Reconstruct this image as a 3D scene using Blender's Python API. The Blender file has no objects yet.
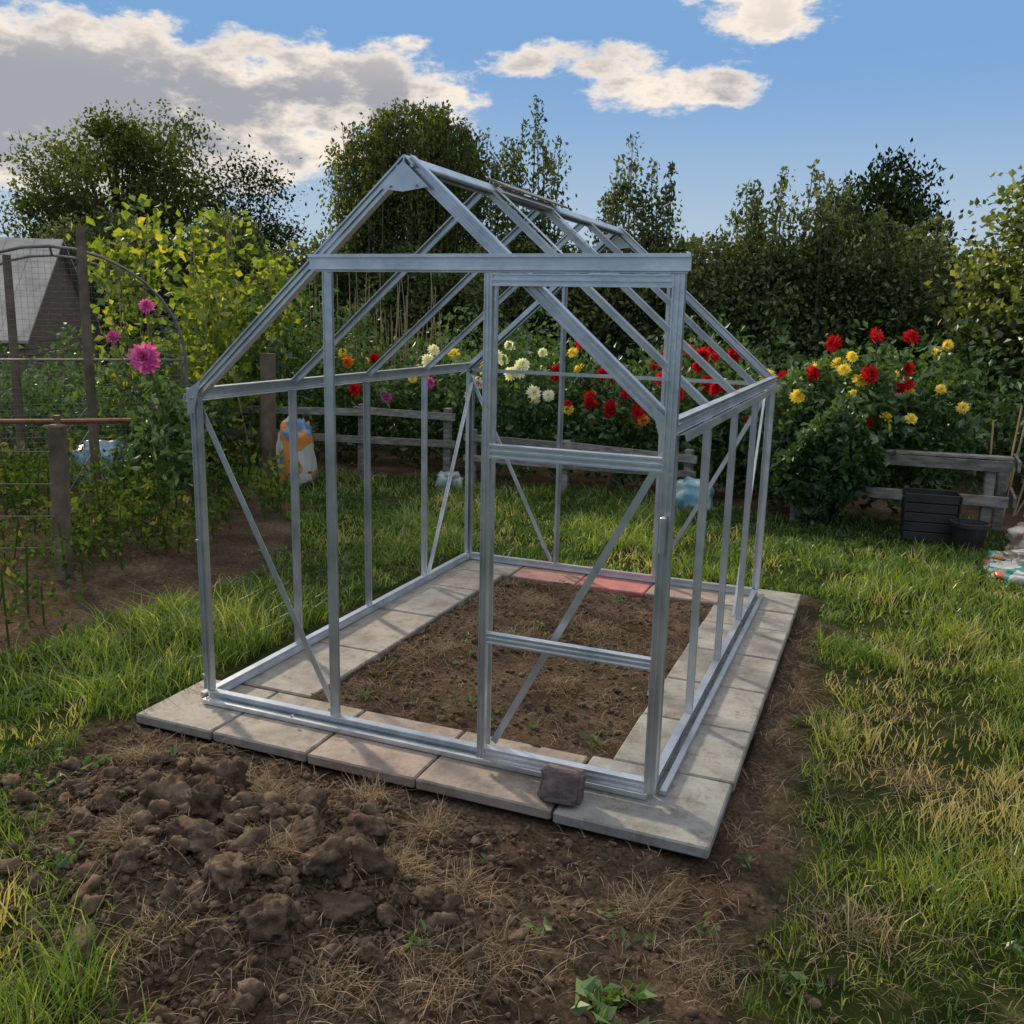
import bpy, math, random
import numpy as np
from mathutils import Vector, noise as mnoise
rng=np.random.default_rng(7); random.seed(7)
S=bpy.context.scene
S.view_settings.view_transform='Standard'; S.view_settings.look='None'; S.view_settings.exposure=0
CAM=np.array([2.5591,-2.9236,1.6281])
# ------------------------------------------------------------------ noise
_T=rng.random((8,256,256))
def vn(x,y,s=0):
    t=_T[s%8]; xi=np.floor(x).astype(int); yi=np.floor(y).astype(int); fx=x-xi; fy=y-yi
    fx=fx*fx*(3-2*fx); fy=fy*fy*(3-2*fy)
    a=t[xi&255,yi&255];b=t[(xi+1)&255,yi&255];c=t[xi&255,(yi+1)&255];d=t[(xi+1)&255,(yi+1)&255]
    return (a*(1-fx)+b*fx)*(1-fy)+(c*(1-fx)+d*fx)*fy
def fbm(x,y,o=4,s=0):
    r=0;a=.5;n=0
    for i in range(o):
        r=r+a*vn(x*2**i+13.1*i,y*2**i+7.7*i,s+i); n+=a; a*=.5
    return r/n
def sstep(a,b,x):
    t=np.clip((x-a)/(b-a),0,1); return t*t*(3-2*t)
# ------------------------------------------------------------------ mesh builder
class MB:
    def __init__(s): s.V=[];s.n=0;s.F=[];s.A={}
    def add(s,V,F,mat=0,rnd=0.5):
        V=np.asarray(V,float).reshape(-1,3); F=np.asarray(F,int)
        if F.ndim==1: F=F[None,:]
        s.V.append((V,np.broadcast_to(np.asarray(rnd,float),(len(V),))))
        s.F.append((F+s.n,mat)); s.n+=len(V)
    def build(s,name,mats,smooth=False,parent=None,loc=None):
        me=bpy.data.meshes.new(name)
        V=np.concatenate([v for v,_ in s.V]); R=np.concatenate([r for _,r in s.V])
        if loc is not None: V=V-np.array(loc)
        me.vertices.add(len(V)); me.vertices.foreach_set('co',V.astype(np.float32).ravel())
        L=np.concatenate([f.ravel() for f,_ in s.F]); cnt=np.concatenate([np.full(len(f),f.shape[1]) for f,_ in s.F])
        M=np.concatenate([np.full(len(f),m) if np.isscalar(m) else m for f,m in s.F])
        st=np.concatenate([[0],np.cumsum(cnt)[:-1]])
        me.loops.add(len(L)); me.loops.foreach_set('vertex_index',L.astype(np.int32))
        me.polygons.add(len(cnt)); me.polygons.foreach_set('loop_start',st.astype(np.int32))
        me.polygons.foreach_set('material_index',M.astype(np.int32))
        me.polygons.foreach_set('use_smooth',np.full(len(cnt),smooth))
        a=me.attributes.new('rnd','FLOAT','POINT'); a.data.foreach_set('value',R.astype(np.float32))
        me.update(calc_edges=True)
        for m in mats: me.materials.append(m)
        o=bpy.data.objects.new(name,me); S.collection.objects.link(o)
        if loc is not None: o.location=loc
        if parent: o.parent=parent
        return o
def nrm(v): v=np.asarray(v,float); return v/(np.linalg.norm(v,axis=-1,keepdims=True)+1e-12)
def tube(mb,pts,rad,sides=6,mat=0,rnd=.5):
    pts=np.asarray(pts,float); n=len(pts); rad=np.broadcast_to(np.asarray(rad,float),(n,))
    d=nrm(np.gradient(pts,axis=0)); ref=np.array([0,0,1.]) if abs(d[0][2])<.9 else np.array([1.,0,0])
    u=nrm(np.cross(d,ref)); v=np.cross(d,u); a=np.arange(sides)*2*math.pi/sides
    V=(pts[:,None,:]+rad[:,None,None]*(np.cos(a)[None,:,None]*u[:,None,:]+np.sin(a)[None,:,None]*v[:,None,:])).reshape(-1,3)
    F=[[i*sides+j,i*sides+(j+1)%sides,(i+1)*sides+(j+1)%sides,(i+1)*sides+j] for i in range(n-1) for j in range(sides)]
    mb.add(V,F,mat,rnd)
    mb.add(V[:sides],[list(range(sides))[::-1]],mat,rnd); mb.add(V[-sides:],[list(range(sides))],mat,rnd)
def ext(mb,p0,p1,poly,ref,sc=1.0,mat=0,rnd=.5):
    p0=np.array(p0,float);p1=np.array(p1,float);w=nrm(p1-p0);ref=np.array(ref,float);v=nrm(ref-(ref@w)*w);u=np.cross(v,w)
    P=np.array(poly)*.001*sc; k=len(P)
    A=p0+P[:,:1]*u+P[:,1:]*v; B=A+(p1-p0)
    mb.add(np.concatenate([A,B]),[[i,(i+1)%k,k+(i+1)%k,k+i] for i in range(k)],mat,rnd)
    mb.add(A,[list(range(k))[::-1]],mat,rnd); mb.add(B,[list(range(k))],mat,rnd)
def box(mb,c,s,rz=0,mat=0,rnd=.5,bev=.004,tilt=0,tx=0):
    hx,hy,hz=np.array(s)/2; b=min(bev,hx*.4,hy*.4,hz*.4)
    V=[];idx={}
    for sx in(-1,1):
        for sy in(-1,1):
            for sz in(-1,1):
                for ax in range(3):
                    p=[sx*(hx-b),sy*(hy-b),sz*(hz-b)]; p[ax]=[sx*hx,sy*hy,sz*hz][ax]
                    idx[(sx,sy,sz,ax)]=len(V);V.append(p)
    V=np.array(V);Q=[];T=[]
    for ax in range(3):
        o=[i for i in range(3) if i!=ax]
        for sg in(-1,1):
            f=[]
            for a,c2 in((-1,-1),(1,-1),(1,1),(-1,1)):
                k=[0,0,0];k[ax]=sg;k[o[0]]=a;k[o[1]]=c2;f.append(idx[(*k,ax)])
            Q.append(f)
        for a in(-1,1):
            for c2 in(-1,1):
                k=[0,0,0];k[o[0]]=a;k[o[1]]=c2
                k1=list(k);k1[ax]=-1;k2=list(k);k2[ax]=1
                Q.append([idx[(*k1,o[0])],idx[(*k2,o[0])],idx[(*k2,o[1])],idx[(*k1,o[1])]])
    for sx in(-1,1):
        for sy in(-1,1):
            for sz in(-1,1): T.append([idx[(sx,sy,sz,0)],idx[(sx,sy,sz,1)],idx[(sx,sy,sz,2)]])
    if tx: c_,s_=math.cos(tx),math.sin(tx); V=V@np.array([[1,0,0],[0,c_,-s_],[0,s_,c_]]).T
    if tilt: c_,s_=math.cos(tilt),math.sin(tilt); V=V@np.array([[c_,0,s_],[0,1,0],[-s_,0,c_]]).T
    c_,s_=math.cos(rz),math.sin(rz); V=V@np.array([[c_,-s_,0],[s_,c_,0],[0,0,1]]).T
    V=V+np.array(c); base=mb.n
    mb.add(V,Q,mat,rnd); mb.F.append((np.array(T)+base,mat))
def plank(mb,p0,p1,w,t,mat=0,rnd=.5,ref=(0,0,1)):
    h=w*500;q=t*500;b=min(h,q)*.15
    ext(mb,p0,p1,[(-q+b,h),(q-b,h),(q,h-b),(q,-h+b),(q-b,-h),(-q+b,-h),(-q,-h+b),(-q,h-b)],ref,1,mat,rnd)
# ------------------------------------------------------------------ materials
def newmat(name):
    m=bpy.data.materials.new(name);m.use_nodes=True;nt=m.node_tree;nt.nodes.clear()
    out=nt.nodes.new('ShaderNodeOutputMaterial');return m,nt,out
def N(nt,t,**k):
    n=nt.nodes.new(t)
    for a,b in k.items(): setattr(n,a,b)
    return n
def ramp(nt,stops,inp=None):
    r=N(nt,'ShaderNodeValToRGB'); e=r.color_ramp.elements
    while len(e)>1: e.remove(e[-1])
    e[0].position=stops[0][0]; e[0].color=(*stops[0][1],1)
    for p,c in stops[1:]:
        q=e.new(p); q.color=(*c,1)
    if inp is not None: nt.links.new(inp,r.inputs[0])
    return r
def noise(nt,scale,detail=4,rough=.55,coord='Object',dist=0):
    tc=N(nt,'ShaderNodeTexCoord');n=N(nt,'ShaderNodeTexNoise');n.inputs['Scale'].default_value=scale
    n.inputs['Detail'].default_value=detail;n.inputs['Roughness'].default_value=rough;n.inputs['Distortion'].default_value=dist
    nt.links.new(tc.outputs[coord],n.inputs['Vector']);return n
def mixc(nt,f,a,b,mode='MIX'):
    m=N(nt,'ShaderNodeMix',data_type='RGBA',blend_type=mode)
    for s,v in((0,f),(6,a),(7,b)):
        if hasattr(v,'links'): nt.links.new(v,m.inputs[s])
        elif isinstance(v,(int,float)): m.inputs[s].default_value=v
        else: m.inputs[s].default_value=(*v,1)
    return m.outputs[2]
def mat_leaf(name,cols,tr=.35,gloss=0.0,rough=.4):
    m,nt,out=newmat(name)
    at=N(nt,'ShaderNodeAttribute',attribute_name='rnd')
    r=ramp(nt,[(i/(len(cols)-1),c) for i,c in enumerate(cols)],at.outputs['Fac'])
    c=r.outputs[0]
    b=N(nt,'ShaderNodeBsdfDiffuse');nt.links.new(c,b.inputs[0]);sh=b.outputs[0]
    if tr>0:
        t=N(nt,'ShaderNodeBsdfTranslucent');c2=mixc(nt,1.0,c,(1.5,1.5,.7),'MULTIPLY');nt.links.new(c2,t.inputs[0])
        x=N(nt,'ShaderNodeMixShader');x.inputs[0].default_value=tr
        nt.links.new(sh,x.inputs[1]);nt.links.new(t.outputs[0],x.inputs[2]);sh=x.outputs[0]
    if gloss>0:
        gl=N(nt,'ShaderNodeBsdfGlossy');gl.inputs['Roughness'].default_value=rough;gl.inputs[0].default_value=(.8,.85,.9,1)
        x=N(nt,'ShaderNodeMixShader');x.inputs[0].default_value=gloss
        nt.links.new(sh,x.inputs[1]);nt.links.new(gl.outputs[0],x.inputs[2]);sh=x.outputs[0]
    nt.links.new(sh,out.inputs[0]);return m
def mat_simple(name,cols,scale=8,rough=.8,metal=0,bump=.3,bscale=None,useattr=0,spec=.4,stretch=None):
    m,nt,out=newmat(name)
    n=noise(nt,scale,5,.6); 
    if stretch:
        mp=N(nt,'ShaderNodeMapping');mp.inputs['Scale'].default_value=stretch
        tc=N(nt,'ShaderNodeTexCoord');nt.links.new(tc.outputs['Object'],mp.inputs[0]);nt.links.new(mp.outputs[0],n.inputs['Vector'])
    r=ramp(nt,[(.3+.4*i/(len(cols)-1),c) for i,c in enumerate(cols)],n.outputs['Fac'])
    c=r.outputs[0]
    if useattr:
        at=N(nt,'ShaderNodeAttribute',attribute_name='rnd')
        rr=ramp(nt,[(0,(1-useattr,)*3),(1,(1+useattr,)*3)],at.outputs['Fac']); c=mixc(nt,1.0,c,rr.outputs[0],'MULTIPLY')
    b=N(nt,'ShaderNodeBsdfPrincipled');b.inputs['Roughness'].default_value=rough;b.inputs['Metallic'].default_value=metal;b.inputs['Specular IOR Level'].default_value=spec
    nt.links.new(c,b.inputs['Base Color'])
    n2=noise(nt,bscale or scale*5,4,.65);bp=N(nt,'ShaderNodeBump');bp.inputs['Strength'].default_value=bump;bp.inputs['Distance'].default_value=.01
    nt.links.new(n2.outputs['Fac'],bp.inputs['Height']);nt.links.new(bp.outputs[0],b.inputs['Normal'])
    nt.links.new(b.outputs[0],out.inputs[0]);return m
SOIL=[(.055,.041,.031),(.102,.077,.058),(.18,.142,.108)]
def mat_ground():
    m,nt,out=newmat('ground_soil')
    n=noise(nt,2.2,6,.65);r=ramp(nt,[(.3,SOIL[0]),(.5,SOIL[1]),(.72,SOIL[2])],n.outputs['Fac'])
    n3=noise(nt,60,4,.7);r3=ramp(nt,[(.35,(.5,.5,.5)),(.65,(1.4,1.36,1.3))],n3.outputs['Fac'])
    c=mixc(nt,1.0,r.outputs[0],r3.outputs[0],'MULTIPLY')
    at=N(nt,'ShaderNodeAttribute',attribute_name='rnd')
    n4=noise(nt,9,4,.6);gr=ramp(nt,[(.35,(.022,.038,.012)),(.6,(.05,.065,.022)),(.78,(.13,.11,.06))],n4.outputs['Fac'])
    c=mixc(nt,at.outputs['Fac'],c,gr.outputs[0])
    b=N(nt,'ShaderNodeBsdfDiffuse');nt.links.new(c,b.inputs[0])
    n2=noise(nt,38,6,.75);bp=N(nt,'ShaderNodeBump');bp.inputs['Strength'].default_value=1.0;bp.inputs['Distance'].default_value=.035
    nt.links.new(n2.outputs['Fac'],bp.inputs['Height']);nt.links.new(bp.outputs[0],b.inputs['Normal'])
    nt.links.new(b.outputs[0],out.inputs[0]);return m
M_ground=mat_ground()
M_clod=mat_simple('soil_clod',[(.050,.036,.027),(.100,.074,.054),(.165,.128,.096)],16,.95,bump=1.0,bscale=70,useattr=.22,spec=.05)
M_alu=mat_simple('weathered_aluminium',[(.42,.46,.51),(.56,.60,.65),(.68,.71,.75)],6,.34,metal=.8,bump=.12,bscale=30,useattr=.16)
def mat_slab():
    m,nt,out=newmat('concrete_slab')
    at=N(nt,'ShaderNodeAttribute',attribute_name='rnd')
    r=ramp(nt,[(0,(.235,.248,.252)),(.35,(.255,.25,.238)),(.6,(.235,.215,.20)),(.78,(.25,.20,.18)),(.9,(.33,.17,.16)),(1,(.38,.13,.13))],at.outputs['Fac'])
    n=noise(nt,4,7,.72);r2=ramp(nt,[(.3,(.5,.48,.46)),(.5,(.92,.91,.89)),(.7,(1.3,1.28,1.24))],n.outputs['Fac'])
    c=mixc(nt,1.0,r.outputs[0],r2.outputs[0],'MULTIPLY')
    n3=noise(nt,9,7,.78);r3=ramp(nt,[(.50,(0,0,0)),(.64,(.8,.8,.8))],n3.outputs['Fac'])
    c=mixc(nt,r3.outputs[0],c,(.12,.10,.08))
    b=N(nt,'ShaderNodeBsdfPrincipled');b.inputs['Roughness'].default_value=.8;nt.links.new(c,b.inputs['Base Color'])
    n2=noise(nt,90,4,.7);bp=N(nt,'ShaderNodeBump');bp.inputs['Strength'].default_value=.4;bp.inputs['Distance'].default_value=.006
    nt.links.new(n2.outputs['Fac'],bp.inputs['Height']);nt.links.new(bp.outputs[0],b.inputs['Normal'])
    nt.links.new(b.outputs[0],out.inputs[0]);return m
M_slab=mat_slab()
M_wood=mat_simple('weathered_wood',[(.09,.085,.08),(.17,.165,.155),(.27,.265,.26)],3,.85,bump=.5,bscale=25,useattr=.25,stretch=(3,3,12))
M_postw=mat_simple('dark_post_wood',[(.07,.055,.04),(.13,.10,.075),(.19,.155,.12)],5,.9,bump=.6,bscale=30,useattr=.2)
M_bark=mat_simple('bark',[(.05,.04,.03),(.09,.075,.06),(.13,.11,.09)],5,.9,bump=.6)
M_rust=mat_simple('rusty_metal',[(.10,.04,.025),(.2,.08,.04),(.16,.1,.08)],12,.8,metal=.2,bump=.3)
M_steel=mat_simple('galvanised_wire',[(.14,.14,.14),(.22,.22,.22)],8,.6,metal=.5,bump=.1)
M_black=mat_simple('black_plastic',[(.012,.012,.013),(.03,.03,.032)],6,.5,bump=.1)
M_brick=mat_simple('dark_brick',[(.06,.05,.055),(.11,.085,.09),(.17,.14,.14)],14,.9,bump=.8,bscale=50)
M_cane=mat_simple('bamboo_cane',[(.26,.19,.11),(.38,.30,.18)],8,.7,bump=.2)
G_grass=mat_leaf('grass_blades',[(.026,.062,.012),(.068,.14,.022),(.13,.21,.034),(.25,.29,.07),(.44,.37,.19)],.4,.04)
L_hedge=mat_leaf('hedge_leaves',[(.014,.030,.010),(.050,.080,.025),(.11,.145,.042),(.22,.23,.08)],.28,.03)
L_tree=mat_leaf('tree_leaves',[(.026,.042,.015),(.075,.105,.032),(.16,.185,.06)],.35)
L_dark=mat_leaf('dark_conifer_foliage',[(.014,.026,.010),(.04,.062,.02),(.08,.105,.035)],0)
L_lit=mat_leaf('bright_leaves',[(.05,.09,.015),(.13,.20,.03),(.27,.31,.045),(.46,.40,.07)],.5,.03)
L_dah=mat_leaf('dahlia_leaves',[(.018,.045,.014),(.055,.115,.028),(.13,.21,.06)],.32,.05)
L_veg=mat_leaf('vegetable_leaves',[(.03,.06,.016),(.07,.12,.03),(.15,.18,.045),(.28,.19,.07)],.3)
L_straw=mat_leaf('dry_straw',[(.11,.085,.055),(.24,.18,.12),(.42,.34,.23)],.1)
L_hazel=mat_leaf('hazel_leaves',[(.024,.044,.012),(.075,.11,.026),(.17,.205,.05),(.30,.30,.08)],.4,.03)
def petal(name,c,c2): return mat_leaf(name,[c,c2],.3)
P={'red':petal('red_petals',(.35,.01,.02),(.65,.03,.04)),'white':petal('white_petals',(.7,.7,.6),(.85,.85,.78)),
   'yellow':petal('yellow_petals',(.7,.55,.08),(.88,.78,.2)),'pink':petal('magenta_petals',(.5,.06,.38),(.7,.2,.55)),
   'orange':petal('orange_petals',(.65,.18,.03),(.8,.34,.06))}
# ------------------------------------------------------------------ foliage primitives
def rdir(n): return nrm(rng.normal(size=(n,3)))
def leaves(mb,P0,size,mat=0,rnd=None,aspect=.5,updir=None,droop=0.0,clump=.55):
    P0=np.asarray(P0);n=len(P0);size=np.broadcast_to(np.asarray(size,float),(n,))*rng.uniform(.6,1.3,n)
    d=rdir(n)
    if updir is not None: d=nrm(d*.8+np.asarray(updir))
    d[:,2]-=droop; d=nrm(d)
    r=nrm(np.cross(d,rdir(n)));nn=np.cross(d,r)
    s=size[:,None]
    V=np.stack([P0-d*s*.5,P0+r*s*aspect*.5+nn*s*.06-d*s*.05,P0+d*s*.5-nn*s*.08,P0-r*s*aspect*.5+nn*s*.06-d*s*.05],1).reshape(-1,3)
    F=np.arange(4*n).reshape(n,4)
    if rnd is None: rnd=rng.random(n)
    rnd=np.clip(rnd+clump*(fbm(P0[:,0]*1.9+P0[:,1]*.7,P0[:,2]*2.3+P0[:,1]*.6,3,2)-.5),0,1)
    mb.add(V,F,mat,np.repeat(rnd,4))
def blades(mb,xy,z,h,w,lean=.35,mat=0,rnd=None):
    n=len(xy);a=rng.uniform(0,2*math.pi,n);la=rng.uniform(0,2*math.pi,n);l=h*lean*rng.uniform(.2,1.6,n)
    base=np.c_[xy,z];sd=np.c_[np.cos(a),np.sin(a),np.zeros(n)]*w[:,None]*.5;ld=np.c_[np.cos(la),np.sin(la),np.zeros(n)]*l[:,None]
    up=np.array([0,0,1.])
    V=np.stack([base-sd,base+sd,base+ld*.35+sd*.75+up*h[:,None]*.55,base+ld*.35-sd*.75+up*h[:,None]*.55,base+ld+up*h[:,None]*(.95-.15*rng.random(n))[:,None]],1).reshape(-1,3)
    i=np.arange(n)[:,None]*5
    if rnd is None: rnd=rng.random(n)
    k=mb.n
    mb.add(V,i+np.array([[0,1,2,3]]),mat,np.repeat(rnd,5)); mb.F.append((i+np.array([[3,2,4]])+k,mat))
def limb_tree(base,height,trunk_r,blobs,nleaf,lsize,mleaf=None,nclump=60,spread=.28,up=.3,aspect=.55,fill=.6):
    mb=MB();base=np.array(base,float);B=np.array(blobs,float);vol=B[:,3]*B[:,4]*B[:,5];pr=vol/vol.sum()
    cl=[]
    for i in range(nclump):
        b=B[rng.choice(len(B),p=pr)];d=rdir(1)[0]*rng.uniform(.2,1.0)**fill
        cl.append(b[:3]+d*b[3:6])
    cl=np.array(cl)
    top=height*.8
    tr=[np.array([0,0,-.1]),np.array([.02,0,height*.25]),np.array([-.04,.03,height*.5]),np.array([.03,0,top])]
    tube(mb,base+np.array(tr),[trunk_r,trunk_r*.8,trunk_r*.55,trunk_r*.15],7,1)
    for c in cl:
        t=np.clip(c[2]*rng.uniform(.35,.7),height*.08,top*.95);s=np.array([0,0,t])
        m=(s+c)/2+np.array([0,0,-.05*height*rng.random()])+rng.normal(size=3)*.05*height*.3
        r=trunk_r*.28
        tube(mb,base+np.array([s,m,c]),[r,r*.6,r*.15],4,1)
    per=nleaf//nclump
    pts=[];rn=[]
    for c in cl:
        q=rng.normal(size=(per,3))*spread*np.array([1,1,.8])*rng.uniform(.6,1.35)
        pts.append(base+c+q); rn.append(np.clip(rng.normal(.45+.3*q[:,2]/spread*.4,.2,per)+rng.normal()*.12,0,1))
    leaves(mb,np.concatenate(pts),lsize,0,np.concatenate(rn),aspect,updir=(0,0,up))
    return mb,base
def shoots(mb,centers,h0,h1,nl,lsize,spr=.06,wob=.12,mat=0,stem=True):
    for c,a,b in zip(centers,h0,h1):
        t=rng.random(nl)**.85
        lean=rng.normal(size=2)*wob;tone=rng.normal()*.1
        ax=np.c_[c[0]+lean[0]*t+.04*np.sin(t*9+c[0]*5),c[1]+lean[1]*t+.04*np.cos(t*7+c[1]*5),a+(b-a)*t]
        sp=spr*(1.6-1.3*t)[:,None]
        P0=ax+rng.normal(size=(nl,3))*sp*np.array([1,1,.6])
        leaves(mb,P0,lsize,mat,np.clip(rng.normal(.4,.22,nl)+.15*t+tone,0,1),.5,updir=(0,0,.7))
        if stem: tube(mb,[(c[0],c[1],a),(c[0]+lean[0]*.5,c[1]+lean[1]*.5,(a+b)/2),(c[0]+lean[0],c[1]+lean[1],b)],[.018,.012,.004],3,1)
def inpoly(x,y,poly):
    r=np.zeros(x.shape,bool);n=len(poly)
    for i in range(n):
        x1,y1=poly[i];x2,y2=poly[(i+1)%n]
        c=((y1>y)!=(y2>y))&(x<(x2-x1)*(y-y1)/((y2-y1) if y2!=y1 else 1e-9)+x1); r^=c
    return r
POLY_FG=[(-.35,-.30),(-.12,-.75),(.25,-1.12),(.70,-1.30),(1.0,-1.42),(1.5,-2.2),(2.7,-1.6),(2.45,-.8),(2.42,-.2),(2.5,.3),(2.36,1.2),(2.38,2.2),(2.25,2.95),(1.9,2.8),(-.1,2.8),(-.1,0)]
POLY_BED=[(-9,-1.5),(-2.2,-1.2),(-1.35,-.05),(-1.12,.8),(-1.1,1.7),(-1.5,2.7),(-2.0,3.6),(-3.2,4.4),(-9,4.6)]
POLY_BACK=[(-14,5.6),(-3.3,4.9),(-1.5,5.65),(1,5.75),(1.9,5.4),(3.3,5.9),(3.9,5.0),(9,4.8),(9,30),(-14,30)]
def soil(x,y):
    wx=x+(fbm(x*5,y*5,3,1)-.5)*.38;wy=y+(fbm(x*5+40,y*5,3,2)-.5)*.38
    return inpoly(wx,wy,POLY_FG)|inpoly(wx,wy,POLY_BED)|inpoly(wx,wy,POLY_BACK)
def gheight(x,y):
    base=-.055+(fbm(x*.9,y*.9,3,3)-.5)*.05
    fg=inpoly(x,y,POLY_FG).astype(float)
    rough=(fbm(x*7,y*7,4,4)-.5)*.05+(fbm(x*28,y*28,3,5)-.5)*.026
    m=.14*np.exp(-(((x-.85)/.55)**2+((y+.95)/.38)**2)**1.3)+.05*np.exp(-(((x-.3)/.4)**2+((y+.6)/.25)**2))
    lump=np.abs(fbm(x*13,y*13,4,1)-.5)*.13
    z=base+rough*(.45+.8*fg)+m*(.55+.5*fbm(x*9,y*9,3,6)+7*lump)
    ins=(x>.33)&(x<1.75)&(y>.18)&(y<2.4)
    z=np.where(ins,-.020+(fbm(x*5,y*5,4,4)-.5)*.05+(fbm(x*26,y*26,3,5)-.5)*.02,z)
    sl=(x>-.25)&(x<2.25)&(y>-.30)&(y<2.85)&~ins
    under=(x>-.17)&(x<2.19)&(y>-.25)&(y<2.76)&~ins
    z=np.where(sl,np.minimum(z,-.035),z); z=np.where(under,-.07,z)
    return z
def axis(a,b,st,lo,hi):
    c=list(np.arange(a,b,st)); d=st; v=b
    while v<hi: c.append(v); d*=1.18; v+=d
    c.append(hi); d=st; v=a-st
    while v>lo: c.insert(0,v); d*=1.18; v-=d
    c.insert(0,lo); return np.array(c)
gx=axis(-1.6,3.9,.016,-500,500); gy=axis(-1.9,2.9,.016,-200,900)
X,Y=np.meshgrid(gx,gy,indexing='ij'); far=sstep(9,20,np.hypot(X-1,Y-2))
Z=gheight(X,Y)*(1-far)+(-.055)*far
g=np.zeros(X.shape)
for k in range(4):
    g+=~soil(X+rng.normal()*.05,Y+rng.normal()*.05)
g/=4
nx,ny=X.shape;I=np.arange(nx*ny).reshape(nx,ny)
F=np.stack([I[:-1,:-1],I[1:,:-1],I[1:,1:],I[:-1,1:]],-1).reshape(-1,4)
mb=MB();mb.add(np.stack([X,Y,Z],-1).reshape(-1,3),F,0,g.ravel());mb.build('ground',[M_ground],True)
# ------------------------------------------------------------------ grass
def inview(x,y,mar=39):
    a=np.degrees(np.arctan2(x-CAM[0],y-CAM[1]))+22.3; d=np.hypot(x-CAM[0],y-CAM[1])
    return (np.abs(a)<mar)&(d>1.5)
n=430000
x=rng.uniform(-4.5,6.5,n);y=rng.uniform(-2.2,6.2,n)
tx=rng.uniform(-4.5,6.5,9000);ty=rng.uniform(-2.2,6.2,9000);ti=rng.integers(0,9000,n);tf=rng.random(n)<.42
x=np.where(tf,tx[ti]+rng.normal(size=n)*.035,x);y=np.where(tf,ty[ti]+rng.normal(size=n)*.035,y)
th=rng.uniform(.6,1.8,9000)[ti];trn=rng.normal(size=9000)[ti]*.16
D=np.hypot(x-CAM[0],y-CAM[1])
keep=inview(x,y)&~soil(x,y)&(rng.random(n)<np.clip((4.2/D)**1.1,.35,1))
patch=fbm(x*1.3,y*1.3,3,2);thin=fbm(x*3,y*3,3,5)
dryp=1.1*np.exp(-(((x-2.85)/.30)**2+((y-.65)/.40)**2))+.9*np.exp(-(((x-2.75)/.2)**2+((y-1.3)/.3)**2))+.6*np.exp(-(((x-2.6)/.25)**2+((y+.5)/.4)**2))
dryp=dryp+.8*sstep(.60,.72,fbm(x*2.1+9,y*2.1,3,1))
keep&=rng.random(n)<np.clip(.50+2.2*(thin-.38),.15,1)*(1-.7*np.clip(dryp,0,1))
keep&=~((x>-.2)&(x<2.22)&(y>-.28)&(y<2.8))
x,y,D,patch,thin,dryp,tf,th,trn=[q[keep] for q in(x,y,D,patch,thin,dryp,tf,th,trn)]
h=(.032+.085*np.clip(patch*2.2-.6,0,1)*rng.uniform(.5,1.3,len(x)))*(1-.4*np.clip(dryp,0,1))*np.where(tf,th,.8)
tall=np.exp(-(((x-.5)/.5)**2+((y+1.6)/.3)**2)); h*=1+1.1*tall
h*=1+.4*((x<-.2)&(y<2))
w=.0036*np.clip(D/3,1,2.6)*rng.uniform(.7,1.5,len(x))
rn=np.clip(rng.normal(.33,.13,len(x))+.8*(patch-.5)+.6*np.clip(dryp,0,1)+np.where(tf,trn,0)+.5*(rng.random(len(x))<.05)+.14*sstep(2.2,3.0,x)*sstep(4,2,y),0,1)  # last term paints sunlight into the blade tone of the right-hand grass
mb=MB();blades(mb,np.c_[x,y],gheight(x,y)-.005,h,w,.75,0,rn)
mb.build('grass',[G_grass])
mb=MB()
for i in range(230):
    if i<13: cx,cy,k,s=[(2.05,-1.0,26,.040),(2.12,-.93,20,.035),(2.5,-.7,10,.03),(.55,.3,6,.03),(1.6,.35,8,.03),(1.68,.9,6,.03),(.2,-.45,8,.03),(1.5,-.55,6,.02),(2.3,-.2,6,.025),(2.35,.9,8,.03),(.4,-1.15,12,.035),(1.2,2.2,8,.03),(.0,-.6,12,.03)][i]
    elif i<45: cx,cy,k,s=rng.uniform(.42,1.68),rng.uniform(.3,2.3),8,rng.uniform(.010,.02)
    else:
        cx=rng.uniform(-1.6,4.5);cy=rng.uniform(-1.2,4.5);k=9;s=rng.uniform(.015,.03)
        if -.3<cx<2.3 and -.4<cy<2.9: continue
    pp=np.c_[cx+rng.normal(size=k)*s,cy+rng.normal(size=k)*s];zz=gheight(pp[:,0],pp[:,1])+s*rng.uniform(.3,1.1,k)
    leaves(mb,np.c_[pp,zz],s*1.6,0,np.clip(rng.normal(.7,.2,k),0,1),.5,updir=(0,0,.5))
mb.build('weeds',[L_dah])
n=17000;x=rng.uniform(-1.2,3.1,n);y=rng.uniform(-1.9,2.5,n)
cl=fbm(x*3.2,y*3.2,3,6);k=((cl>.50)|((x>.4)&(x<1.7)&(y>.22)&(y<2.35)&(cl>.42)))&~((x>-.2)&(x<2.2)&(y>-.27)&(y<2.8)&~((x>.38)&(x<1.7)&(y>.22)&(y<2.35)))
x,y=x[k],y[k];n=len(x);a=rng.uniform(0,2*math.pi,n);L=rng.uniform(.02,.09,n);z=gheight(x,y)+.006
dx=np.c_[np.cos(a),np.sin(a)]*L[:,None];sd=np.c_[-np.sin(a),np.cos(a)]*.0011
b=np.c_[x,y];t=b+dx;tz=np.maximum(gheight(t[:,0],t[:,1])+.006,z)+rng.random(n)**3*.04;mz=(z+tz)/2+.008
V=np.stack([np.c_[b-sd,z],np.c_[b+sd,z],np.c_[b+dx*.5+sd,mz],np.c_[b+dx*.5-sd,mz],np.c_[t,tz]],1).reshape(-1,3)
mb=MB();i=np.arange(n)[:,None]*5;mb.add(V,i+np.array([[0,1,2,3]]),0,np.repeat(rng.random(n)*.7,5));mb.F.append((i+np.array([[3,2,4]]),0))
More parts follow.
